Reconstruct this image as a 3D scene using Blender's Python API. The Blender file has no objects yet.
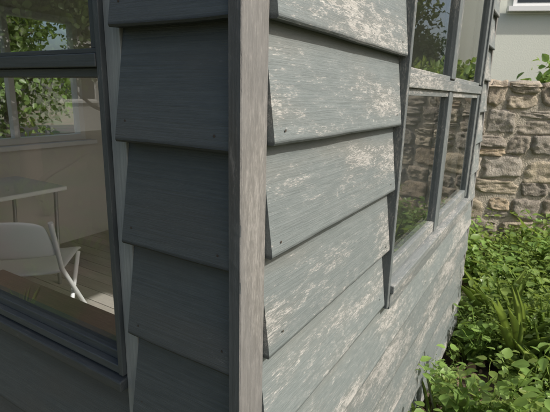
import bpy, math, random
import numpy as np
from mathutils import Vector, Matrix, noise
random.seed(7); rng=np.random.default_rng(7)
scene=bpy.context.scene
col=scene.collection

# ------------------------------------------------------------------ helpers
def link(o,parent=None):
    col.objects.link(o)
    if parent is not None: o.parent=parent
    return o
def empty(name):
    e=bpy.data.objects.new(name,None); e.empty_display_size=.1; return link(e)
def mesh_obj(name,verts,faces,mat=None,parent=None,smooth=False):
    me=bpy.data.meshes.new(name); me.from_pydata([tuple(v) for v in verts],[],[tuple(f) for f in faces]); me.update()
    if mat: me.materials.append(mat)
    if smooth:
        for p in me.polygons: p.use_smooth=True
    return link(bpy.data.objects.new(name,me),parent)
def box(name,x0,x1,y0,y1,z0,z1,mat,parent=None,bev=0.0):
    v=[(x,y,z) for x in (x0,x1) for y in (y0,y1) for z in (z0,z1)]
    f=[(0,1,3,2),(4,6,7,5),(0,4,5,1),(2,3,7,6),(0,2,6,4),(1,5,7,3)]
    o=mesh_obj(name,v,f,mat,parent)
    if bev>0:
        m=o.modifiers.new('b','BEVEL'); m.width=bev; m.segments=2
    return o
def tube(name,pts,r,mat,parent=None,seg=10):
    cu=bpy.data.curves.new(name,'CURVE'); cu.dimensions='3D'; cu.bevel_depth=r; cu.bevel_resolution=3; cu.use_fill_caps=True
    s=cu.splines.new('POLY'); s.points.add(len(pts)-1)
    for i,p in enumerate(pts): s.points[i].co=(p[0],p[1],p[2],1)
    cu.materials.append(mat)
    return link(bpy.data.objects.new(name,cu),parent)

class NT:
    def __init__(s,name):
        s.m=bpy.data.materials.new(name); s.m.use_nodes=True; s.t=s.m.node_tree
        s.b=s.t.nodes['Principled BSDF']; s.out=s.t.nodes['Material Output']
    def n(s,typ,**kw):
        nd=s.t.nodes.new(typ)
        for k,v in kw.items(): setattr(nd,k,v)
        return nd
    def l(s,a,b): s.t.links.new(a,b)
    def math(s,op,a,b=None,clamp=False):
        nd=s.t.nodes.new('ShaderNodeMath'); nd.operation=op; nd.use_clamp=clamp
        for i,x in enumerate((a,b)):
            if x is None: continue
            if isinstance(x,(int,float)): nd.inputs[i].default_value=x
            else: s.l(x,nd.inputs[i])
        return nd.outputs[0]
    def mix(s,f,a,b,blend='MIX'):
        nd=s.t.nodes.new('ShaderNodeMix'); nd.data_type='RGBA'; nd.blend_type=blend
        for i,x in ((0,f),(6,a),(7,b)):
            if isinstance(x,(int,float)): nd.inputs[i].default_value=x
            elif isinstance(x,tuple): nd.inputs[i].default_value=(x[0],x[1],x[2],1)
            else: s.l(x,nd.inputs[i])
        return nd.outputs[2]
    def step(s,x,a,b,lo=0.,hi=1.):
        nd=s.t.nodes.new('ShaderNodeMapRange'); nd.interpolation_type='SMOOTHSTEP'
        s.l(x,nd.inputs[0])
        if a>b: a,b,lo,hi=b,a,hi,lo
        nd.inputs[1].default_value=a; nd.inputs[2].default_value=b; nd.inputs[3].default_value=lo; nd.inputs[4].default_value=hi
        return nd.outputs[0]
    def noise(s,vec,sc,detail=4,rough=.55,dist=0.):
        mp=s.t.nodes.new('ShaderNodeMapping'); mp.inputs['Scale'].default_value=sc if isinstance(sc,tuple) else (sc,sc,sc)
        s.l(vec,mp.inputs['Vector'])
        nd=s.t.nodes.new('ShaderNodeTexNoise'); nd.inputs['Scale'].default_value=1; nd.inputs['Detail'].default_value=detail
        nd.inputs['Roughness'].default_value=rough; nd.inputs['Distortion'].default_value=dist
        s.l(mp.outputs[0],nd.inputs['Vector']); return nd.outputs['Fac']
    def bump(s,h,strength=.5,dist=.001,prev=None):
        nd=s.t.nodes.new('ShaderNodeBump'); nd.inputs['Strength'].default_value=strength; nd.inputs['Distance'].default_value=dist
        s.l(h,nd.inputs['Height'])
        if prev is not None: s.l(prev,nd.inputs['Normal'])
        return nd.outputs[0]
    def objvec(s,rand=True):
        tc=s.t.nodes.new('ShaderNodeTexCoord')
        if not rand: return tc.outputs['Object']
        oi=s.t.nodes.new('ShaderNodeObjectInfo'); s.rnd=oi.outputs['Random']
        cx=s.t.nodes.new('ShaderNodeCombineXYZ')
        for i,k in enumerate((17.,23.,31.)): s.l(s.math('MULTIPLY',oi.outputs['Random'],k),cx.inputs[i])
        va=s.t.nodes.new('ShaderNodeVectorMath'); va.operation='ADD'
        s.l(tc.outputs['Object'],va.inputs[0]); s.l(cx.outputs[0],va.inputs[1])
        return va.outputs[0]
def simple(name,c,rough=.6,metal=0.,vary=.15,sc=8.,bumps=0.3):
    t=NT(name); v=t.objvec(); n=t.noise(v,sc,3,.6)
    cc=t.mix(n,tuple(x*(1-vary) for x in c),tuple(min(1,x*(1+vary)) for x in c))
    t.l(cc,t.b.inputs['Base Color']); t.b.inputs['Roughness'].default_value=rough; t.b.inputs['Metallic'].default_value=metal
    if bumps: t.l(t.bump(t.noise(v,sc*8,2,.6),bumps,.002),t.b.inputs['Normal'])
    return t.m

def ax(along,a,c):
    return tuple(a if i==along else c for i in range(3))
def painted_wood(name,along,paint,paint2,bare,lo,hi,fleck=1.,rough=.55,bump=.6,stain=(.1,.08,.06),stain_amt=.45,rel=False,wearmax=1.,midw=.95,tone=.26,gr=.40,gw=.40,mc=120.):
    """painted sawn timber, paint wearing away in dashes along the grain"""
    t=NT(name); v=t.objvec()
    big=t.noise(v,ax(along,3.,10.),2,.5)
    mid=t.noise(v,ax(along,26.,mc),5,.75,.25)
    fine=t.noise(v,ax(along,110.,650.),3,.7,.2)
    grain=t.noise(v,ax(along,6.,330.),4,.68,.15)
    s=t.math('ADD',t.math('MULTIPLY',big,.8),t.math('MULTIPLY',mid,midw))
    s=t.math('ADD',s,t.math('MULTIPLY',fine,.80*fleck))
    s=t.math('ADD',s,t.math('MULTIPLY',grain,gw))
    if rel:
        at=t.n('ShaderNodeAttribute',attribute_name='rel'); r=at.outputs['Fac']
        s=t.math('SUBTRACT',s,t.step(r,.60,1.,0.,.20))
    mask=t.step(s,lo,hi,0.,wearmax)
    pc=t.mix(t.step(mid,.3,.7),paint,paint2)
    pc=t.mix(t.step(grain,.35,.65,0.,gr),pc,tuple(x*.55 for x in paint))
    st=t.step(big,.42,.66,0.,stain_amt)
    pc=t.mix(st,pc,stain)
    bc=t.mix(t.step(grain,.3,.7),bare,tuple(x*.62 for x in bare))
    c=t.mix(mask,pc,bc)
    if rel:  # lap dirt and edge grime that also paint in each board's shadow line
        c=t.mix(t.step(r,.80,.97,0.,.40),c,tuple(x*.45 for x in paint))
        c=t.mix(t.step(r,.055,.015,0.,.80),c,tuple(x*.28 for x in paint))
    br=t.n('ShaderNodeHueSaturation'); t.l(t.math('ADD',t.math('MULTIPLY',t.rnd,tone),1-tone/2),br.inputs['Value']); t.l(c,br.inputs['Color']); c=br.outputs[0]
    t.l(c,t.b.inputs['Base Color'])
    rr=t.step(mask,0.,1.,rough,.9); t.l(rr,t.b.inputs['Roughness'])
    h=t.math('ADD',grain,t.math('MULTIPLY',fine,.6)); h=t.math('SUBTRACT',h,t.math('MULTIPLY',mask,.3))
    t.l(t.bump(h,bump,.0013),t.b.inputs['Normal'])
    return t.m

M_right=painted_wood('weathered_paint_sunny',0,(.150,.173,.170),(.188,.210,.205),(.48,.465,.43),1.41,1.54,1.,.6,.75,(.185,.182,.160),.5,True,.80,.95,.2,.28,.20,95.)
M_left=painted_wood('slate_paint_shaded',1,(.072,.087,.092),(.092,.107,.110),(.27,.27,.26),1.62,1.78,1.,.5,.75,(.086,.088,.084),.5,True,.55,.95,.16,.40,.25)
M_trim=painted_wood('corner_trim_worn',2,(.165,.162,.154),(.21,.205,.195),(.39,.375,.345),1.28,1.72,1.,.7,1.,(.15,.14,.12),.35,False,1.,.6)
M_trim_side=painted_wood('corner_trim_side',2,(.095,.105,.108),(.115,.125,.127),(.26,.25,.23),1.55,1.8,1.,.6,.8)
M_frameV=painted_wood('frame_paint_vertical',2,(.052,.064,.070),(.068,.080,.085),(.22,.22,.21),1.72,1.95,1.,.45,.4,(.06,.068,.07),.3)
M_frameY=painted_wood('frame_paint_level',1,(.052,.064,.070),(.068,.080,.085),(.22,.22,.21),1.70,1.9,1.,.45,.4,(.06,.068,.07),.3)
M_ltrim=painted_wood('light_trim_paint',2,(.30,.32,.31),(.35,.37,.355),(.44,.43,.40),1.6,1.9,1.,.55,.5,(.24,.24,.22),.3)
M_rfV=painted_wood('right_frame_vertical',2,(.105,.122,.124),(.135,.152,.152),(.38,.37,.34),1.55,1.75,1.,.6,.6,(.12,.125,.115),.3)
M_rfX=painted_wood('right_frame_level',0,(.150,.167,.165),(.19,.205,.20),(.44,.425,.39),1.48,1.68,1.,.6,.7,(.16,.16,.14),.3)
M_inner=simple('inner_lining_wood',(.74,.72,.67),.7,0,.08,5.)
M_white=simple('white_plastic',(.82,.83,.84),.35,0,.03,20.,.05)
M_floor=painted_wood('floor_boards',1,(.46,.43,.39),(.52,.49,.44),(.56,.53,.48),1.5,1.8,1.,.5,.4,(.34,.30,.24),.3)
M_bench=painted_wood('bench_wood',1,(.17,.115,.085),(.22,.155,.115),(.30,.23,.18),1.5,1.8,1.,.45,.4,(.15,.11,.08),.3)
M_metal=simple('grey_metal',(.45,.46,.47),.35,.8,.05,20.,.05)
M_nail=simple('rusty_nail',(.075,.06,.048),.7,.3,.3,300.,.5)
M_roof=simple('roof_felt',(.06,.065,.07),.9,0,.2,20.)
def glassmat(name,ior,tint):
    t=NT(name)
    g=t.n('ShaderNodeBsdfGlossy'); g.inputs['Roughness'].default_value=0.0; g.inputs['Color'].default_value=(.97,.98,.97,1)
    tr=t.n('ShaderNodeBsdfTransparent'); tr.inputs['Color'].default_value=tint
    ge=t.n('ShaderNodeNewGeometry'); ex=t.math('SUBTRACT',1.,t.math('MULTIPLY',ge.outputs['Backfacing'],2.)); io=t.math('POWER',ior,ex)
    fr=t.n('ShaderNodeFresnel'); t.l(io,fr.inputs['IOR'])
    v=t.objvec(False); nn=t.noise(v,3.,1,.5); b=t.bump(nn,.12,.004); t.l(b,g.inputs['Normal'])
    mx=t.n('ShaderNodeMixShader'); t.l(fr.outputs[0],mx.inputs[0]); t.l(tr.outputs[0],mx.inputs[1]); t.l(g.outputs[0],mx.inputs[2])
    t.l(mx.outputs[0],t.out.inputs['Surface']); t.t.nodes.remove(t.b); return t.m
M_glass=glassmat('window_glass',2.3,(.93,.95,.94,1))
M_glassL=glassmat('window_glass_clear',1.6,(.96,.97,.965,1))
M_glassU=glassmat('window_glass_double',2.3,(.62,.66,.66,1))

# ------------------------------------------------------------------ shed
shed=empty('wooden_shed')
LX,LY=2.13,2.75; ZB=-1.22; ZT=.86
EXP=.15
SL_R,SL_L=.020,.025
def board(name,axis,u0,u1,zb,d0,mat,seed=0,slope=.025):
    H=.172; th=slope-.003
    prof=[(d0+.0025,zb),(d0+th,zb+.001),(d0+slope*H/EXP+.008,zb+H),(d0+slope*H/EXP,zb+H),(d0+slope,zb+EXP),(d0+slope*.75,zb+EXP*.75),(d0+slope*.5,zb+EXP*.5),(d0+slope*.2,zb+EXP*.2),(d0+slope*.045+.0001,zb+.0075),(d0+.0006,zb+.0030)]
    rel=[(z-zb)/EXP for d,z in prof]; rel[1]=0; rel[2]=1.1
    n=max(2,int((u1-u0)/.012)); vs=[];fs=[];k=len(prof); RR=[]
    for i in range(n+1):
        u=u0+(u1-u0)*i/n
        for j,(d,z) in enumerate(prof):
            w=noise.noise(Vector((u*9+seed*7.3,seed*3.1,j*.0)))*.0013+noise.noise(Vector((u*60+seed*17.3,seed*3.1,j*1.7)))*.0006
            dd=d+(noise.noise(Vector((u*5+seed*5.7,9.2+z*6,seed)))*.0011 if j!=1 else 0)
            zz=z+(w if j in (0,1,8,9) else 0)
            vs.append((u,dd,zz) if axis==0 else (dd,u,zz)); RR.append(rel[j])
    for i in range(n):
        for j in range(k):
            a=i*k+j;b=i*k+(j+1)%k;c=b+k;d=a+k
            fs.append((a,d,c,b) if axis==0 else (a,b,c,d))
    fs.append(tuple(range(k)) if axis==0 else tuple(range(k))[::-1]); fs.append(tuple(n*k+j for j in range(k))[::-1] if axis==0 else tuple(n*k+j for j in range(k)))
    o=mesh_obj(name,vs,fs,mat,shed)
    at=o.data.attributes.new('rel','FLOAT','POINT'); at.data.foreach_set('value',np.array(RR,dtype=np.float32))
    return o
nailV=[];nailF=[]
def nail(axis,u,z,d,r=.0020):
    b=len(nailV);n=12
    for i in range(n):
        a=2*math.pi*i/n; p=(u+r*math.cos(a),d-.0004,z+r*math.sin(a)); nailV.append(p if axis==0 else (p[1],p[0],p[2]))
    p=(u,d-.0007,z); nailV.append(p if axis==0 else (p[1],p[0],p[2]))
    for i in range(n): nailF.append((b+i,b+(i+1)%n,b+n))
D_R=-.011; D_L=.001
WIN_R=(.605,1.85,-.455,.64); WIN_L=(.218,1.20,-.43,.64)
k=0
for i in range(-5,9):
    zb=-EXP*i + random.uniform(-.0012,.0012)
    if zb<ZB-.01 or zb>ZT-.05: continue
    k+=1
    if zb>WIN_R[2]+.02 and zb<WIN_R[3]-.05: segs=[(.0575,WIN_R[0]-.001),(WIN_R[1]+.001,LX)]
    elif zb>WIN_R[2]-.06: segs=[(.0575,WIN_R[0]-.001),(WIN_R[1]+.011,LX)]
    else: segs=[(.0575,LX)]
    for a,b in segs:
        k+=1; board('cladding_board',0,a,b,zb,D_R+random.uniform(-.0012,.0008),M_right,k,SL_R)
        for u in (a+.03,b-.03)+((a+b)/2,)*(b-a>1):
            uu=u+random.uniform(-.008,.008); zz=zb+.026+random.uniform(-.008,.012)
            nail(0,uu,zz,D_R-.0012+SL_R*(zz-zb)/EXP)
    zl=zb-.006
    if zl>WIN_L[2]-.06 and zl<WIN_L[3]-.05: segs=[(.0185,WIN_L[0]-.0005),(WIN_L[1]+.001,LY)]
    else: segs=[(.0185,WIN_L[0]-.0005),(WIN_L[0]+.032,WIN_L[1]-.032),(WIN_L[1]+.001,LY)]
    for a,b in segs:
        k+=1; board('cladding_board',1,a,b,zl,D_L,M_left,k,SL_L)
        for u in (a+.022,b-.022):
            uu=u+random.uniform(-.006,.006); zz=zl+.022+random.uniform(-.004,.010)
            nail(1,uu,zz,D_L+SL_L*(zz-zl)/EXP,.0019)
mesh_obj('nail_heads',nailV,nailF,M_nail,shed)
def plank_v(name,x0,x1,y0,y1,z0,z1,mat,seed,bev=.0014):
    n=140; vs=[];fs=[]
    prof=[(x0+bev,y0),(x0,y0+bev),(x0,y1),(x1,y1),(x1,y0+bev),(x1-bev,y0)]
    kk=len(prof)
    for i in range(n+1):
        z=z0+(z1-z0)*i/n
        for j,(x,y) in enumerate(prof):
            w=noise.noise(Vector((z*14,seed,j)))*.0007+noise.noise(Vector((z*70,seed,j*3.)))*.0004
            vs.append((x+w,y+w*.6,z))
    for i in range(n):
        for j in range(kk):
            a=i*kk+j;b=i*kk+(j+1)%kk; fs.append((a,a+kk,b+kk,b))
    fs.append(tuple(range(kk))); fs.append(tuple(n*kk+j for j in range(kk))[::-1])
    return mesh_obj(name,vs,fs,mat,shed)
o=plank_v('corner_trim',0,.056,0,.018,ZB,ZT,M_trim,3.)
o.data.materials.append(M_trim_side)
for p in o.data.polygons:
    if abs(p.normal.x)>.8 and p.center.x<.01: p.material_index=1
plank_v('corner_trim_far',LX+.002,LX+.03,-.002,.05,ZB,ZT,M_trim,5.)
def wall_core(name,axis,u0,u1,d0,d1,op,mat):
    a,b,c,d=op
    for (p,q,r,s) in [(u0,a,ZB,ZT),(b,u1,ZB,ZT),(a,b,ZB,c),(a,b,d,ZT)]:
        if q-p<.002: continue
        if axis==0: box(name,p,q,d0,d1,r,s,mat,shed)
        else: box(name,d0,d1,p,q,r,s,mat,shed)
wall_core('lining_sunny_wall',0,.075,LX-.03,.034,.075,(WIN_R[0]+.02,WIN_R[1]-.02,WIN_R[2]+.06,WIN_R[3]-.02),M_inner)
wall_core('lining_shaded_wall',1,.0190,LY,.038,.074,(WIN_L[0]+.025,WIN_L[1]-.02,WIN_L[2]+.03,WIN_L[3]-.02),M_inner)
BW=(.70,1.72,-.30,.55)
wall_core('back_wall',0,.075,LX-.03,LY-.05,LY,BW,M_inner)
box('end_wall',LX-.029,LX+.0,.036,LY,ZB,ZT,M_inner,shed)
box('floor_slab',.076,LX-.03,.076,LY-.05,ZB-.02,-1.08,M_floor,shed)
for i in range(22):
    x=.08+i*.09; box('floor_board',x,x+.087,.077,LY-.052,-1.079,-1.062+random.uniform(-.0006,.0006),M_floor,shed,.001)
box('ceiling',.0,LX,.02,LY,ZT+.001,ZT+.03,M_inner,shed)
vs=[(-.09,-.07,ZT+.06),(LX+.09,-.07,ZT+.06),(LX+.09,LY+.09,ZT+.06),(-.09,LY+.09,ZT+.06),(-.09,LY/2,ZT+.55),(LX+.09,LY/2,ZT+.55)]
mesh_obj('roof',vs,[(0,1,5,4),(2,3,4,5),(0,4,3),(1,2,5),(0,3,2,1)],M_roof,shed)
box('fascia_board',-.09,LX+.09,-.085,-.071,ZT-.0,ZT+.075,M_rfX,shed)
box('fascia_board',-.105,-.091,-.085,LY+.09,ZT-.0,ZT+.075,M_frameY,shed)

# ---- window on the shaded (left) wall
y0,y1,z0,z1=WIN_L
box('window_architrave',.020,.046,y0,y0+.031,ZB,z1,M_ltrim,shed,.001)
box('window_architrave',.020,.046,y1-.031,y1,ZB,z1,M_ltrim,shed,.001)
box('window_architrave',.0185,.046,y0,y1,z1+.0005,z1+.04,M_frameY,shed,.001)
fi0,fi1=y0+.0315,y1-.0315
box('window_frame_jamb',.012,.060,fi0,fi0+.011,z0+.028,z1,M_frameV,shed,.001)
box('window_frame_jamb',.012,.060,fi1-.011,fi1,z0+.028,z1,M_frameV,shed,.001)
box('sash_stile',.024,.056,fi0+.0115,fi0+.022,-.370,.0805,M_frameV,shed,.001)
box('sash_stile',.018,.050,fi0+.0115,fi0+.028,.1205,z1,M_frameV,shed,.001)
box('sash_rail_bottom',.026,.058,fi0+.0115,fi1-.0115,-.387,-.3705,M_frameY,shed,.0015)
box('window_frame_sill_rail',.014,.060,fi0+.0115,fi1-.0115,-.4025,-.3875,M_frameY,shed,.0015)
box('transom_lower',.022,.052,fi0+.0115,fi1-.0115,.0808,.094,M_frameY,shed,.0015)
box('transom_upper',.010,.052,fi0+.0115,fi1-.0115,.0945,.113,M_frameY,shed,.0015)
box('transom_lip',.016,.052,fi0+.0115,fi1-.0115,.1133,.1203,M_frameY,shed,.001)
vs=[(.005,fi0,-.430),(.06,fi0,-.430),(.06,fi0,-.403),(.005,fi0,-.411)]
vs=vs+[(a,fi1,c) for a,b,c in vs]
o=mesh_obj('window_sill',vs,[(0,1,2,3),(7,6,5,4),(0,4,5,1),(3,2,6,7),(0,3,7,4),(1,5,6,2)],M_frameY,shed)
m=o.modifiers.new('b','BEVEL'); m.width=.0025; m.segments=2
gy0,gy1=fi0+.0115,fi1-.0115
mesh_obj('glass_lower',[(.036,gy0,-.371),(.036,gy1,-.371),(.036,gy1,.082),(.036,gy0,.082)],[(0,3,2,1)],M_glassL,shed)
mesh_obj('glass_upper',[(.034,gy0,.12),(.034,gy1,.12),(.034,gy1,z1),(.034,gy0,z1)],[(0,3,2,1)],M_glassU,shed)

# ---- window on the sunny (right) wall
x0,x1,z0,z1=WIN_R
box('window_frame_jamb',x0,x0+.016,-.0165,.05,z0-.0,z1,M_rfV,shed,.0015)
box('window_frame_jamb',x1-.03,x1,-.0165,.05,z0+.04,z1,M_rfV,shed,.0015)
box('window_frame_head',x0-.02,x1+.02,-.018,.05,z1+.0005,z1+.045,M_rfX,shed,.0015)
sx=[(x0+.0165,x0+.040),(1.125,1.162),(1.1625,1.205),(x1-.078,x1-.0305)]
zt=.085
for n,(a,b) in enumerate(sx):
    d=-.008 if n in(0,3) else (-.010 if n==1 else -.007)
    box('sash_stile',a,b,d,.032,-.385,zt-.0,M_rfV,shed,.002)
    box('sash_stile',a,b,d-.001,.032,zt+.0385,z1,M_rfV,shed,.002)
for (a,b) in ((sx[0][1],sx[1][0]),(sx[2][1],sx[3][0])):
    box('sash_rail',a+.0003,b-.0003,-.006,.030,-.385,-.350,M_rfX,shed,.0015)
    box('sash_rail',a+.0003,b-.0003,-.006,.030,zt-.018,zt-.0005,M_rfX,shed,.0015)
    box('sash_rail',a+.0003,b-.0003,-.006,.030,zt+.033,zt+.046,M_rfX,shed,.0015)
    for zz in ((-.351,zt-.017),(zt+.045,z1)):
        mesh_obj('glass_pane',[(a-.001,.004,zz[0]),(b+.001,.004,zz[0]),(b+.001,.004,zz[1]),(a-.001,.004,zz[1])],[(0,1,2,3)],M_glass,shed)
box('transom',x0+.0165,x1-.0305,-.014,.034,zt,zt+.0325,M_rfX,shed,.002)
vs=[(x0+.0163,-.026,-.418),(x0+.0163,.05,-.418),(x0+.0163,.05,-.3855),(x0+.0163,-.026,-.398)]; vs=vs+[(x1+.01,b,c) for a,b,c in vs]
o=mesh_obj('window_sill',vs,[(3,2,1,0),(4,5,6,7),(1,5,4,0),(7,6,2,3),(4,7,3,0),(2,6,5,1)],M_rfX,shed)
m=o.modifiers.new('b','BEVEL'); m.width=.002; m.segments=2
box('apron_rail',x0+.0165,x1+.005,-.0185,.04,-.462,-.4185,M_rfX,shed,.0015)

# ---- back window
box('back_window_frame',BW[0],BW[0]+.04,LY-.06,LY+.01,BW[2],BW[3],M_white,shed)
box('back_window_frame',BW[1]-.04,BW[1],LY-.06,LY+.01,BW[2],BW[3],M_white,shed)
box('back_window_rail',BW[0]+.041,BW[1]-.041,LY-.06,LY+.01,BW[2],BW[2]+.04,M_white,shed)
box('back_window_rail',BW[0]+.041,BW[1]-.041,LY-.06,LY+.01,BW[3]-.04,BW[3],M_white,shed)
box('back_window_mullion',1.20,1.235,LY-.05,LY,BW[2]+.041,BW[3]-.041,M_white,shed)
box('back_window_board',BW[0]-.04,BW[1]+.04,LY-.14,LY-.061,BW[2]-.03,BW[2]-.002,M_white,shed)
mesh_obj('back_glass',[(BW[0],LY-.02,BW[2]),(BW[1],LY-.02,BW[2]),(BW[1],LY-.02,BW[3]),(BW[0],LY-.02,BW[3])],[(0,1,2,3)],M_glassL,shed)

# ------------------------------------------------------------------ furniture inside
FZ=-1.061
table=empty('folding_table')
TY=.27
box('table_top',.50,1.09,1.74+TY,2.26+TY,-.50,-.475,M_white,table,.008)
for (a,b) in ((.55,1.78),(1.04,1.78),(.55,2.22),(1.04,2.22)):
    tube('leg',[(a,b+TY,-.50),(a+(.03 if a<.8 else -.03),b+TY,FZ)],.011,M_metal,table)
for b in (1.78,2.22): tube('cross_bar',[(.57,b+TY,-.80),(1.02,b+TY,-.80)],.008,M_metal,table)
chair=empty('plastic_chair')
ca=math.radians(40); cx,cy=.60,1.60
def cl(u,v,z):
    return (cx+u*math.cos(ca-math.pi/2)+v*math.cos(ca), cy+u*math.sin(ca-math.pi/2)+v*math.sin(ca), z)
def curved_slab(name,fn,nu,nv,th,mat,parent):
    vs=[];fs=[]
    for i in range(nu+1):
        for j in range(nv+1): vs.append(fn(i/nu,j/nv))
    for i in range(nu):
        for j in range(nv):
            a=i*(nv+1)+j; fs.append((a,a+1,a+nv+2,a+nv+1))
    o=mesh_obj(name,vs,fs,mat,parent,True)
    m=o.modifiers.new('s','SOLIDIFY'); m.thickness=th; m.offset=0
    m=o.modifiers.new('ss','SUBSURF'); m.levels=1; m.render_levels=1
    return o
def back(a,b):
    u=(a-.5)*.38*(1-.10*b*b); z=-.595+.17*b
    z-= .03*abs(2*a-1)**4*b
    v=-.19-.05*b-.04*(1-(2*a-1)**2)
    return cl(u,v,z)
curved_slab('backrest',back,10,6,.012,M_white,chair)
def seat(a,b):
    u=(a-.5)*.37; v=-.15+.34*b; z=-.685-.012*(1-(2*a-1)**2)+.01*b-.03*max(0,b-.85)/.15*.6
    return cl(u,v,z)
curved_slab('seat',seat,8,8,.016,M_white,chair)
for s in (-1,1):
    tube('back_leg',[cl(s*.195,-.245,-.44),cl(s*.195,-.17,-.66),cl(s*.195,.20,FZ)],.010,M_white,chair)
    tube('front_leg',[cl(s*.18,.12,-.69),cl(s*.18,-.20,FZ)],.010,M_white,chair)
tube('foot_bar',[cl(-.18,-.17,-1.0),cl(.18,-.17,-1.0)],.008,M_white,chair)
tube('foot_bar',[cl(-.195,.15,-1.0),cl(.195,.15,-1.0)],.008,M_white,chair)
bench=empty('wooden_bench')
BZ=.01
for i in range(3): box('bench_slat',.085+i*.106,.185+i*.106,.35,1.40,-.65+BZ,-.62+BZ+.0004*i,M_bench,bench,.003)
for yy in (.42,1.3): 
    box('bench_leg',.10,.15,yy,yy+.05,FZ,-.651+BZ,M_bench,bench); box('bench_leg',.33,.38,yy,yy+.05,FZ,-.651+BZ,M_bench,bench)
    box('bench_rail',.151,.329,yy+.01,yy+.04,-.72+BZ,-.66+BZ,M_bench,bench)

# ------------------------------------------------------------------ ground
GZ=-1.28
def groundmat():
    t=NT('ground_soil'); v=t.objvec(False)
    a=t.noise(v,1.5,3,.6); b=t.noise(v,25.,4,.7)
    c=t.mix(b,(.06,.042,.028),(.17,.13,.085)); g=t.mix(b,(.03,.06,.015),(.07,.11,.03))
    c=t.mix(t.step(a,.42,.6),c,g); t.l(c,t.b.inputs['Base Color']); t.b.inputs['Roughness'].default_value=.95
    t.l(t.bump(b,.8,.02),t.b.inputs['Normal']); return t.m
n=80; vs=[];fs=[]
cs=np.sign(np.linspace(-1,1,n+1))*np.abs(np.linspace(-1,1,n+1))**3.2*120
for i in range(n+1):
    for j in range(n+1):
        x,y=cs[i]+1.,cs[j]; h=noise.noise(Vector((x*.8,y*.8,0)))*.03 if abs(x)+abs(y)>.5 else 0
        vs.append((x,y,GZ-.02+h))
for i in range(n):
    for j in range(n):
        a=i*(n+1)+j; fs.append((a,a+n+1,a+n+2,a+1))
mesh_obj('ground',vs,fs,groundmat(),None,True)
box('footing_beam',.03,LX-.02,.03,LY,GZ-.05,ZB-.001,simple('concrete',(.3,.29,.27),.9),shed)

# ------------------------------------------------------------------ stone wall
def stonemat():
    t=NT('rubble_stone'); v=t.objvec(False)
    at=t.n('ShaderNodeAttribute',attribute_name='col')
    n1=t.noise(v,16.,6,.75); n2=t.noise(v,80.,3,.75); n3=t.noise(v,5.,3,.6)
    c=t.mix(t.step(n1,.35,.70,0,.7),at.outputs['Color'],(.25,.215,.17))
    c=t.mix(t.step(n2,.48,.70,0,.45),c,(.60,.54,.43))
    c=t.mix(t.step(n3,.58,.72,0,.5),c,(.19,.175,.135))
    t.l(c,t.b.inputs['Base Color']); t.b.inputs['Roughness'].default_value=.95
    h=t.math('ADD',n1,t.math('MULTIPLY',n2,.5)); t.l(t.bump(h,1.,.022),t.b.inputs['Normal']); return t.m
def mortarmat():
    t=NT('lime_mortar'); v=t.objvec(False); n1=t.noise(v,9.,4,.7); n2=t.noise(v,90.,2,.7)
    c=t.mix(n1,(.34,.30,.24),(.50,.45,.36)); c=t.mix(t.step(n2,.5,.7,0,.4),c,(.20,.18,.14))
    t.l(c,t.b.inputs['Base Color']); t.b.inputs['Roughness'].default_value=.97
    t.l(t.bump(t.math('ADD',n1,n2),.9,.012),t.b.inputs['Normal']); return t.m
wall=empty('stone_wall')
S0,S1=-2.6,4.2; WT=.205-GZ
core=box('mortar_core',S0,S1,.008,.36,-.05,WT-.03,mortarmat(),wall)
S_V=[];S_F=[];S_C=[]
pal=[(.53,.45,.32),(.47,.39,.29),(.59,.51,.39),(.40,.35,.28),(.50,.39,.26),(.56,.50,.41),(.35,.31,.26),(.44,.40,.34),(.53,.45,.33)]
def stone(s0,s1,z0,z1,dep,seed):
    nu,nv=16,12; b=len(S_V); c=random.choice(pal); f=random.uniform(.72,1.12); c=tuple(x*f for x in c)
    cs_,cz=(s0+s1)/2,(z0+z1)/2; hs,hz=(s1-s0)/2,(z1-z0)/2; rot=random.uniform(-.10,.10)
    cut=[random.uniform(.10,.45) if random.random()<.55 else .02 for _ in range(4)]
    tl=random.uniform(-.012,.012); tv=random.uniform(-.012,.012)
    for i in range(nu+1):
        for j in range(nv+1):
            u=-1+2*i/nu; v=-1+2*j/nv
            cc=cut[(u>0)*2+(v>0)]
            sh_=1-cc*(abs(u)*abs(v))**1.6
            e=max(abs(u),abs(v)); dd=dep*(1-e**14)
            ns=noise.noise(Vector((seed*3.7,u*1.3,v*1.3))); n2=noise.noise(Vector((seed*9.7,u*3,v*3)))
            rid=abs(noise.noise(Vector((seed*2.3,u*1.8+5,v*2.6))))
            ang=math.atan2(v,u); oj=1+.16*noise.noise(Vector((seed*5.1,math.cos(ang)*2.4,math.sin(ang)*2.4)))
            x=u*sh_*hs*oj; z=v*sh_*hz*oj; x,z=x-z*rot,z+x*rot*.5
            S_V.append((cs_+x,.016-dd*(1+.3*ns)+(.020*rid-.010*n2+tl*u+tv*v)*(1-e**8),cz+z)); S_C.append((*c,1))
    for i in range(nu):
        for j in range(nv):
            a=b+i*(nv+1)+j; S_F.append((a,a+nv+1,a+nv+2,a+1))
z=0.; sd=0; gp=.003
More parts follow.
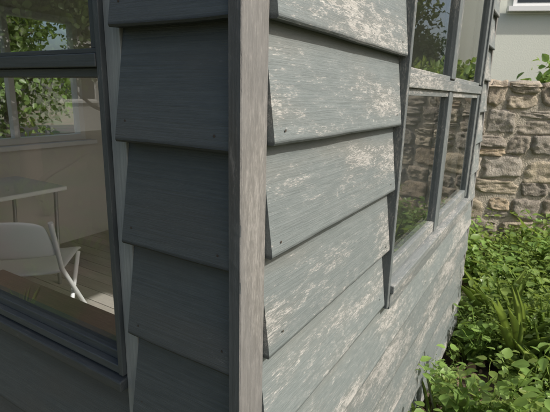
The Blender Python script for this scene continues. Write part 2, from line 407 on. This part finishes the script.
while z<WT-.04:
    h=random.uniform(.12,.23)
    if WT-z-h<.10: h=WT-z
    s=S0+random.uniform(-.1,0)
    while s<S1:
        w=random.uniform(.13,.42)*(.8+h)
        if h>.15 and random.random()<.42:
            m=h*random.uniform(.3,.7); stone(s+gp,s+w-gp,z+gp,z+m-gp,random.uniform(.022,.04),sd); sd+=1
            if random.random()<.4:
                mm=w*random.uniform(.35,.65); stone(s+gp,s+mm-gp,z+m+gp,z+h-gp,random.uniform(.022,.04),sd); sd+=1; stone(s+mm+gp,s+w-gp,z+m+gp,z+h-gp,random.uniform(.022,.04),sd)
            else: stone(s+gp,s+w-gp,z+m+gp,z+h-gp,random.uniform(.022,.04),sd)
        else:
            dz=random.uniform(-.022,.022); stone(s+gp,s+w-gp,z+gp+dz,z+h-gp+dz,random.uniform(.025,.045),sd)
        sd+=1; s+=w
    z+=h
def colmesh(name,V,F,C,parent):
    me=bpy.data.meshes.new(name); me.from_pydata(V,[],F)
    a=me.color_attributes.new('col','FLOAT_COLOR','POINT'); a.data.foreach_set('color',np.array(C,dtype=np.float32).ravel())
    me.materials.append(M_stone)
    for p in me.polygons: p.use_smooth=True
    link(bpy.data.objects.new(name,me),parent)
M_stone=stonemat(); colmesh('stones',S_V,S_F,S_C,wall)
s=S0; V=[];F=[];Cc=[]
while s<S1:
    w=random.uniform(.2,.4); b=len(V); f=random.uniform(.8,1.2); c=random.choice(pal); nx,ny=6,6
    hh=random.uniform(.03,.065)
    for i in range(nx+1):
        for j in range(ny+1):
            u=-1+2*i/nx;v=-1+2*j/ny; e=max(abs(u),abs(v))
            V.append((s+w/2+u*w/2*(.97-.04*abs(v)**3),.17+v*.20*(1-.05*abs(u)**3),WT-.035+(hh)*(1-e**6)+.016*noise.noise(Vector((s*4,u*2,v*2)))))
            Cc.append((c[0]*f,c[1]*f,c[2]*f,1))
    for i in range(nx):
        for j in range(ny):
            a=b+i*(ny+1)+j; F.append((a,a+ny+1,a+ny+2,a+1))
    s+=w
colmesh('coping',V,F,Cc,wall)
WROT=math.radians(22)
wall.location=(3.7,.2,GZ); wall.rotation_euler=(0,0,math.radians(-90)+WROT)

# ------------------------------------------------------------------ leaves
def leafmat(name,c1,c2,tr=.35,rv=.3):
    t=NT(name)
    at=t.n('ShaderNodeAttribute',attribute_name='col'); oi=t.n('ShaderNodeObjectInfo')
    f=t.math('ADD',t.math('MULTIPLY',at.outputs['Fac'],.75),t.math('MULTIPLY',oi.outputs['Random'],rv))
    c=t.mix(f,c1,c2)
    hs=t.n('ShaderNodeHueSaturation'); t.l(c,hs.inputs['Color']); t.l(t.math('ADD',.475,t.math('MULTIPLY',oi.outputs['Random'],.04)),hs.inputs['Hue']); c=hs.outputs[0]
    t.l(c,t.b.inputs['Base Color']); t.b.inputs['Roughness'].default_value=.38
    ts=t.n('ShaderNodeBsdfTranslucent'); c3=t.mix(.5,c,(c2[0]*1.5,c2[1]*1.4,c2[2]*.8)); t.l(c3,ts.inputs['Color'])
    mx=t.n('ShaderNodeMixShader'); mx.inputs[0].default_value=tr
    t.l(t.b.outputs[0],mx.inputs[1]); t.l(ts.outputs[0],mx.inputs[2]); t.l(mx.outputs[0],t.out.inputs['Surface'])
    return t.m
M_leaf=leafmat('weed_leaves',(.065,.13,.03),(.28,.40,.10),.4,.4)
M_leaf2=leafmat('tree_leaves',(.05,.10,.025),(.19,.28,.08),.35)
M_dead=simple('leaf_litter',(.20,.14,.085),.8,0,.4,40.,.2)
M_bark=simple('bark',(.13,.10,.075),.9,0,.3,12.,1.)
TEMPL=np.array([(0,0,0),(-.24,.14,.05),(-.36,.42,.08),(-.2,.76,.03),(0,1,-.10),(.2,.76,.03),(.36,.42,.08),(.24,.14,.05),(0,.45,-.01)])
def leaves(pos,dirs,ups,size,colr,width=1.):
    pos=np.asarray(pos);d=np.asarray(dirs,dtype=float);u=np.asarray(ups);size=np.asarray(size)
    d=d/np.linalg.norm(d,axis=1,keepdims=True); w=np.cross(d,u); w/=np.linalg.norm(w,axis=1,keepdims=True)+1e-9; nn=np.cross(w,d)
    N=len(pos)
    T=TEMPL[None,:,:]*size[:,None,None]
    V=pos[:,None,:]+T[:,:,0:1]*width*w[:,None,:]+T[:,:,1:2]*d[:,None,:]+T[:,:,2:3]*nn[:,None,:]
    b=(np.arange(N)*9)[:,None]
    f1=b+np.array([[0,8,2,1]]);f2=b+np.array([[8,4,3,2]]);f3=b+np.array([[0,7,6,8]]);f4=b+np.array([[8,6,5,4]])
    F=np.concatenate([f1,f2,f3,f4]); C=np.repeat(np.asarray(colr,dtype=float),9)
    return V.reshape(-1,3),F,C
def build(name,packs,mat):
    Vs=[];Fs=[];Cs=[];o=0
    for V,F,C in packs: Vs.append(V);Fs.append(F+o);Cs.append(C);o+=len(V)
    V=np.concatenate(Vs);F=np.concatenate(Fs);C=np.concatenate(Cs)
    me=bpy.data.meshes.new(name); me.vertices.add(len(V)); me.vertices.foreach_set('co',V.astype(np.float32).ravel())
    me.loops.add(len(F)*4); me.loops.foreach_set('vertex_index',F.astype(np.int32).ravel())
    me.polygons.add(len(F)); me.polygons.foreach_set('loop_start',(np.arange(len(F))*4).astype(np.int32))
    me.update(calc_edges=True); me.validate()
    a=me.color_attributes.new('col','FLOAT_COLOR','POINT'); cc=np.stack([C,C,C,np.ones_like(C)],1).astype(np.float32); a.data.foreach_set('color',cc.ravel())
    me.materials.append(mat); return me
def randdir(n,zb=0.):
    v=rng.normal(size=(n,3)); v[:,2]+=zb; return v/np.linalg.norm(v,axis=1,keepdims=True)
def weed(h,nst,ls,wd=1.,gap=.04,per=(2,2,3)):
    P=[];D=[];Uu=[];S=[];Cc=[]; stems=[]
    for s in range(nst):
        az=random.uniform(0,6.28); lean=random.uniform(.05,.7); hh=h*random.uniform(.5,1.15)
        nn=int(hh/gap)+2
        base=random.gauss(.4,.18)
        prev=None
        for i in range(nn):
            t=(i+1)/nn; r=lean*hh*t**1.4
            p=np.array([math.cos(az)*r+random.uniform(-.006,.006),math.sin(az)*r,hh*t*(1-.12*lean*t)])
            if prev is not None: stems.append((prev,p))
            prev=p
            a0=random.uniform(0,3.14)
            for q in range(random.choice(per)):
                aa=a0+q*6.28/3+random.uniform(-.5,.5); tilt=random.uniform(-.45,.5)
                d=np.array([math.cos(aa),math.sin(aa),tilt])
                P.append(p+d*.014);D.append(d);Uu.append([random.uniform(-.45,.45),random.uniform(-.45,.45),1]);S.append(ls*random.uniform(.4,1.25)*(1.05-.45*t)); Cc.append(min(1,max(0,base+random.gauss(.2*t,.14))))
    packs=[leaves(P,D,Uu,S,Cc,wd)]
    if stems:
        A=np.array([a for a,b in stems]);B=np.array([b for a,b in stems]); dd=B-A; L_=np.linalg.norm(dd,axis=1)
        packs.append(leaves(A,dd,randdir(len(A)),L_*1.05,np.full(len(A),.75),.14))
    return packs
def rosette(n,ls):
    P=[];D=[];Uu=[];S=[];Cc=[]
    for i in range(n):
        a=i*2.4+random.uniform(-.3,.3); t=i/n
        P.append([0,0,.02+.05*t]);D.append([math.cos(a),math.sin(a),.25+1.1*t]);Uu.append([-math.cos(a)*.6,-math.sin(a)*.6,1]);S.append(ls*random.uniform(.6,1.1));Cc.append(random.uniform(.3,.7))
    return [leaves(P,D,Uu,S,Cc,.62)]
weeds=[build('weed_mesh_a',weed(.34,7,.060,1.,.036),M_leaf),build('weed_mesh_b',weed(.22,11,.042,1.2,.028),M_leaf),build('weed_mesh_c',weed(.50,4,.085,.85,.050),M_leaf),build('weed_mesh_d',weed(.14,14,.034,1.3,.03),M_leaf),build('weed_mesh_e',weed(.46,5,.04,.6,.025),M_leaf),build('weed_mesh_f',rosette(13,.17),M_leaf),build('weed_mesh_g',weed(.26,8,.07,1.35,.05,(1,2)),M_leaf)]
def grass(n,h):
    P=[];D=[];S=[];Uu=[];Cc=[]
    for i in range(n):
        a=random.uniform(0,6.28); P.append([random.gauss(0,.03),random.gauss(0,.03),0]);D.append([math.cos(a)*.5,math.sin(a)*.5,random.uniform(.6,1.6)]);Uu.append([-math.cos(a),-math.sin(a),.5]);S.append(h*random.uniform(.5,1.1));Cc.append(random.uniform(.4,1.))
    return [leaves(P,D,Uu,S,Cc,.05)]
grassm=build('grass_mesh',grass(22,.40),M_leaf)
under=empty('undergrowth')
def put(me,x,y,z,s,parent,nm='plant'):
    o=bpy.data.objects.new(nm,me); o.location=(x,y,z); o.scale=(s,s,s*random.uniform(.8,1.25)); o.rotation_euler=(random.uniform(-.2,.2),random.uniform(-.2,.2),random.uniform(0,6.28)); return link(o,parent)
for i in range(1000):
    x=random.uniform(.3,3.9); y=-abs(random.gauss(0,1.25))-.02
    if y<-3.6: continue
    if x<.9 and y>-.55: continue
    dn=noise.noise(Vector((x*1.9,y*1.9,3.3)))
    if dn<-.12 and random.random()<.75: continue
    kind=noise.noise(Vector((x*1.3,y*1.3,9.1)))
    far=max(0,min(1,(x-1.2)/1.6))
    wts=(4,3,1.+1.6*far,2,1.5,.5,1.5,1.6) if kind>0.05 else (1.5,2,1.+1.2*far,4,2,.4,4,1.6)
    me=random.choices(weeds+[grassm],weights=wts)[0]
    s=random.uniform(.6,1.1)+.5*max(0,dn)
    if y>-.14: s*=.65
    put(me,x,y,GZ-.01,s,under)
for i in range(110):
    x=random.uniform(2.2,4.2); y=random.uniform(-.2,2.4)
    put(random.choice(weeds),x,y,GZ-.01,random.uniform(.9,1.5),under)
for i in range(26):
    x=random.uniform(2.35,3.5); y=random.uniform(-1.4,.2)
    put(random.choice((weeds[2],weeds[4])),x,y,GZ,random.uniform(.85,1.2),under)
P=np.stack([rng.uniform(.3,3.6,1500),-np.abs(rng.normal(0,1.2,1500)),np.full(1500,GZ+.012)],1)
D=randdir(1500); D[:,2]*=.25
litter=build('leaf_litter',[leaves(P,D,randdir(1500,2.5),rng.uniform(.025,.06,1500),np.full(1500,.5))],M_dead)
link(bpy.data.objects.new('leaf_litter',litter))
lawn=empty('grass')
for i in range(420):
    x=random.uniform(-8,2); y=random.uniform(-5,9)
    if x>-.5 and y>-.5: continue
    put(random.choice((grassm,weeds[3])),x,y,GZ-.01,random.uniform(.4,.8),lawn,'tuft')

def cluster(n,r,ls):
    P=randdir(n)*(rng.random((n,1))**.45)*r; P[:,2]*=.8
    D=randdir(n)+P/r*.8; Uu=randdir(n,1.2); S=ls*(.5+.7*rng.random(n)); Cc=np.clip(.45+.35*P[:,2]/r+rng.normal(0,.18,n),0,1)
    return [leaves(P,D,Uu,S,Cc,1.)]
clus=[build('leaf_clump_a',cluster(340,.34,.060),M_leaf2),build('leaf_clump_b',cluster(260,.30,.055),M_leaf2)]
clusB=[build('shrub_clump_a',cluster(200,.22,.06),M_leaf),build('shrub_clump_b',cluster(160,.2,.055),M_leaf)]
def limb(name,pts,parent):
    vs=[(tuple(p[:3])) for p in pts]; me=bpy.data.meshes.new(name); me.from_pydata(vs,[(i,i+1) for i in range(len(vs)-1)],[])
    o=link(bpy.data.objects.new(name,me),parent); m=o.modifiers.new('skin','SKIN')
    for i,sv in enumerate(me.skin_vertices[0].data): sv.radius=(pts[i][3],pts[i][3])
    me.skin_vertices[0].data[0].use_root=True; me.materials.append(M_bark)
    o.modifiers.new('s','SUBSURF').levels=1; return o
def tree(loc,h,cr,ncl,sc=1.6,low=.3):
    e=empty('tree'); X,Y=loc
    tp=[]
    for i in range(6):
        t=i/5; tp.append((X+random.uniform(-.1,.1)*h*.12*t*3,Y+random.uniform(-.1,.1)*h*.12*t*3,GZ-.1+h*.85*t,max(.02,.035*h*(1-t)+.01)))
    limb('trunk',tp,e)
    for b in range(8):
        t=random.uniform(low,.8); k_=min(4,int(t*5)); p=tp[k_]; a=b*2.4+random.uniform(-.4,.4); L_=cr*random.uniform(.6,.95)
        pts=[(p[0],p[1],p[2],.012*h*(1-t)+.012)]
        for q in (1,2,3): pts.append((p[0]+math.cos(a)*L_*q/3,p[1]+math.sin(a)*L_*q/3,p[2]+L_*.55*q/3+random.uniform(-.1,.1),(.012*h*(1-t)+.01)*(1-q/3.6)))
        limb('limb',pts,e)
    for i in range(ncl):
        d=randdir(1)[0]; rr=random.random()**.35; f=1+.3*noise.noise(Vector(d*2)+Vector((X,Y,0)))
        cz=GZ+h*(low+.5*(1-low)+.08)
        put(random.choice(clus),X+d[0]*cr*rr*f,Y+d[1]*cr*rr*f,cz+d[2]*h*(1-low)*.5*rr*f,sc*random.uniform(.7,1.2),e,'crown')
tree((-3.2,6.2),4.6,1.5,60,1.7,.15); tree((-6.,7.5),5.2,1.8,60,1.8); tree((-1.2,9.),5.,1.8,60,1.8)
tree((1.5,6.0),3.2,1.4,70,1.4,.08); tree((3.5,7.0),4.2,1.6,60,1.5,.1)
tree((14.,-8.),6.5,2.2,70,2.,.2); tree((6.6,-2.25),3.0,1.0,60,1.4,.15); tree((6.4,-4.6),3.4,1.2,60,1.6,.1)
sh=empty('shrub')
for i in range(85):
    y=random.uniform(-3.2,-.20); x=4.4-.40*y+random.uniform(-.3,.4)
    top=.48+.22*math.sin(y*2.3)
    put(random.choice(clusB),x,y,random.uniform(-.2,top),random.uniform(.8,1.3),sh,'clump')
for i in range(7):
    y=-.5-i*.4; limb('stem',[(4.4-.4*y,y,GZ-.05,.02),(4.42-.4*y,y+.05,-.6,.014),(4.38-.4*y,y-.05,.2,.006)],sh)

# ------------------------------------------------------------------ neighbouring houses
def housewall():
    t=NT('pale_render'); v=t.objvec(False); a=t.noise(v,1.2,3,.6); b=t.noise(v,60.,2,.6)
    c=t.mix(a,(.68,.70,.60),(.77,.78,.68)); t.l(c,t.b.inputs['Base Color']); t.b.inputs['Roughness'].default_value=.9
    t.l(t.bump(b,.5,.004),t.b.inputs['Normal']); return t.m
M_hw=housewall(); M_wp=simple('white_paint',(.8,.8,.78),.45,0,.04,6.,.1)
M_tile=simple('slate_tiles',(.12,.125,.14),.7,0,.25,10.)
t=NT('dark_glass'); t.b.inputs['Base Color'].default_value=(.03,.035,.04,1); t.b.inputs['Roughness'].default_value=.05
v=t.objvec(False); t.l(t.bump(t.noise(v,2.,1,.5),.1,.01),t.b.inputs['Normal']); M_gl=t.m
def house(ox,oy,rot,x0,x1,y0,y1,zt,rt,wins,face,mat):
    e=empty('rendered_house'); e.location=(ox,oy,0); e.rotation_euler=(0,0,rot)
    box('walls',x0,x1,y0,y1,GZ-.1,zt,mat,e)
    xm=(x0+x1)/2
    mesh_obj('roof',[(x0-.3,y0-.3,zt),(x1+.3,y0-.3,zt),(x1+.3,y1+.3,zt),(x0-.3,y1+.3,zt),(xm,y0-.3,rt),(xm,y1+.3,rt)],[(0,4,5,3),(1,2,5,4),(0,1,4),(3,5,2),(0,3,2,1)],M_tile,e)
    for (a,b,c,d) in wins:
        if face=='-x':
            X=x0
            box('window_surround',X-.03,X+.01,a,b,c,d,M_wp,e); w=(b-a)
            for (p,q) in ((a+.06,a+w/2-.03),(a+w/2+.03,b-.06)):
                for (r,s) in ((c+.06,c+(d-c)*.62),(c+(d-c)*.62+.05,d-.06)): box('pane',X-.034,X-.031,p,q,r,s,M_gl,e)
            box('sill',X-.12,X-.031,a-.08,b+.08,c-.07,c-.0,M_wp,e)
        else:
            Y=y0
            box('window_surround',a,b,Y-.03,Y+.01,c,d,M_wp,e); w=b-a
            for (p,q) in ((a+.06,a+w/2-.03),(a+w/2+.03,b-.06)): box('pane',p,q,Y-.034,Y-.031,c+.06,d-.06,M_gl,e)
            box('sill',a-.08,b+.08,Y-.12,Y-.031,c-.07,c,M_wp,e)
house(8.,.2,WROT,0,6,-1.7,8.,4.2,6.6,[(-.95,.30,1.47,2.9),(3.,4.3,1.47,2.9),(2.9,4.2,-.6,.7)],'-x',M_hw)
house(0,0,0,-11.,-4.5,13.,19.,1.9,4.6,[(-9.5,-8.2,-.3,1.2),(-7,-5.7,-.3,1.2)],'-y',simple('grey_render',(.5,.5,.48),.9))

# ------------------------------------------------------------------ light
sd=Vector((.02,-.72,.70)).normalized(); el=math.asin(sd.z)
sun=bpy.data.lights.new('sun','SUN'); sun.energy=4.2; sun.angle=math.radians(1.0); sun.color=(1.,.96,.90)
so=link(bpy.data.objects.new('sun',sun)); so.rotation_euler=sd.to_track_quat('Z','Y').to_euler()
w=bpy.data.worlds.new('World'); scene.world=w; w.use_nodes=True
bg=w.node_tree.nodes['Background']; sk=w.node_tree.nodes.new('ShaderNodeTexSky'); sk.sky_type='NISHITA'; sk.sun_disc=False
sk.sun_elevation=el; sk.sun_rotation=math.radians(178); sk.air_density=1.; sk.dust_density=4.5; sk.ozone_density=.8
w.node_tree.links.new(sk.outputs[0],bg.inputs[0]); bg.inputs[1].default_value=.15

# ------------------------------------------------------------------ camera
R=Vector((279,105,-442)).normalized(); L=Vector((-750,130,-442)); L=(L-L.dot(R)*R).normalized(); U=R.cross(L)
cam=bpy.data.cameras.new('camera'); co=link(bpy.data.objects.new('camera',cam))
m=Matrix((R,L,U)).to_4x4(); m.translation=Vector((-.4126,-.2975,.0629)); co.matrix_world=m
cam.sensor_width=36; cam.lens=442/550*36; cam.clip_start=.02; cam.clip_end=500
cam.dof.use_dof=True; cam.dof.focus_distance=.72; cam.dof.aperture_fstop=22
scene.camera=co
scene.view_settings.view_transform='Standard'; scene.view_settings.look='None'; scene.view_settings.exposure=0
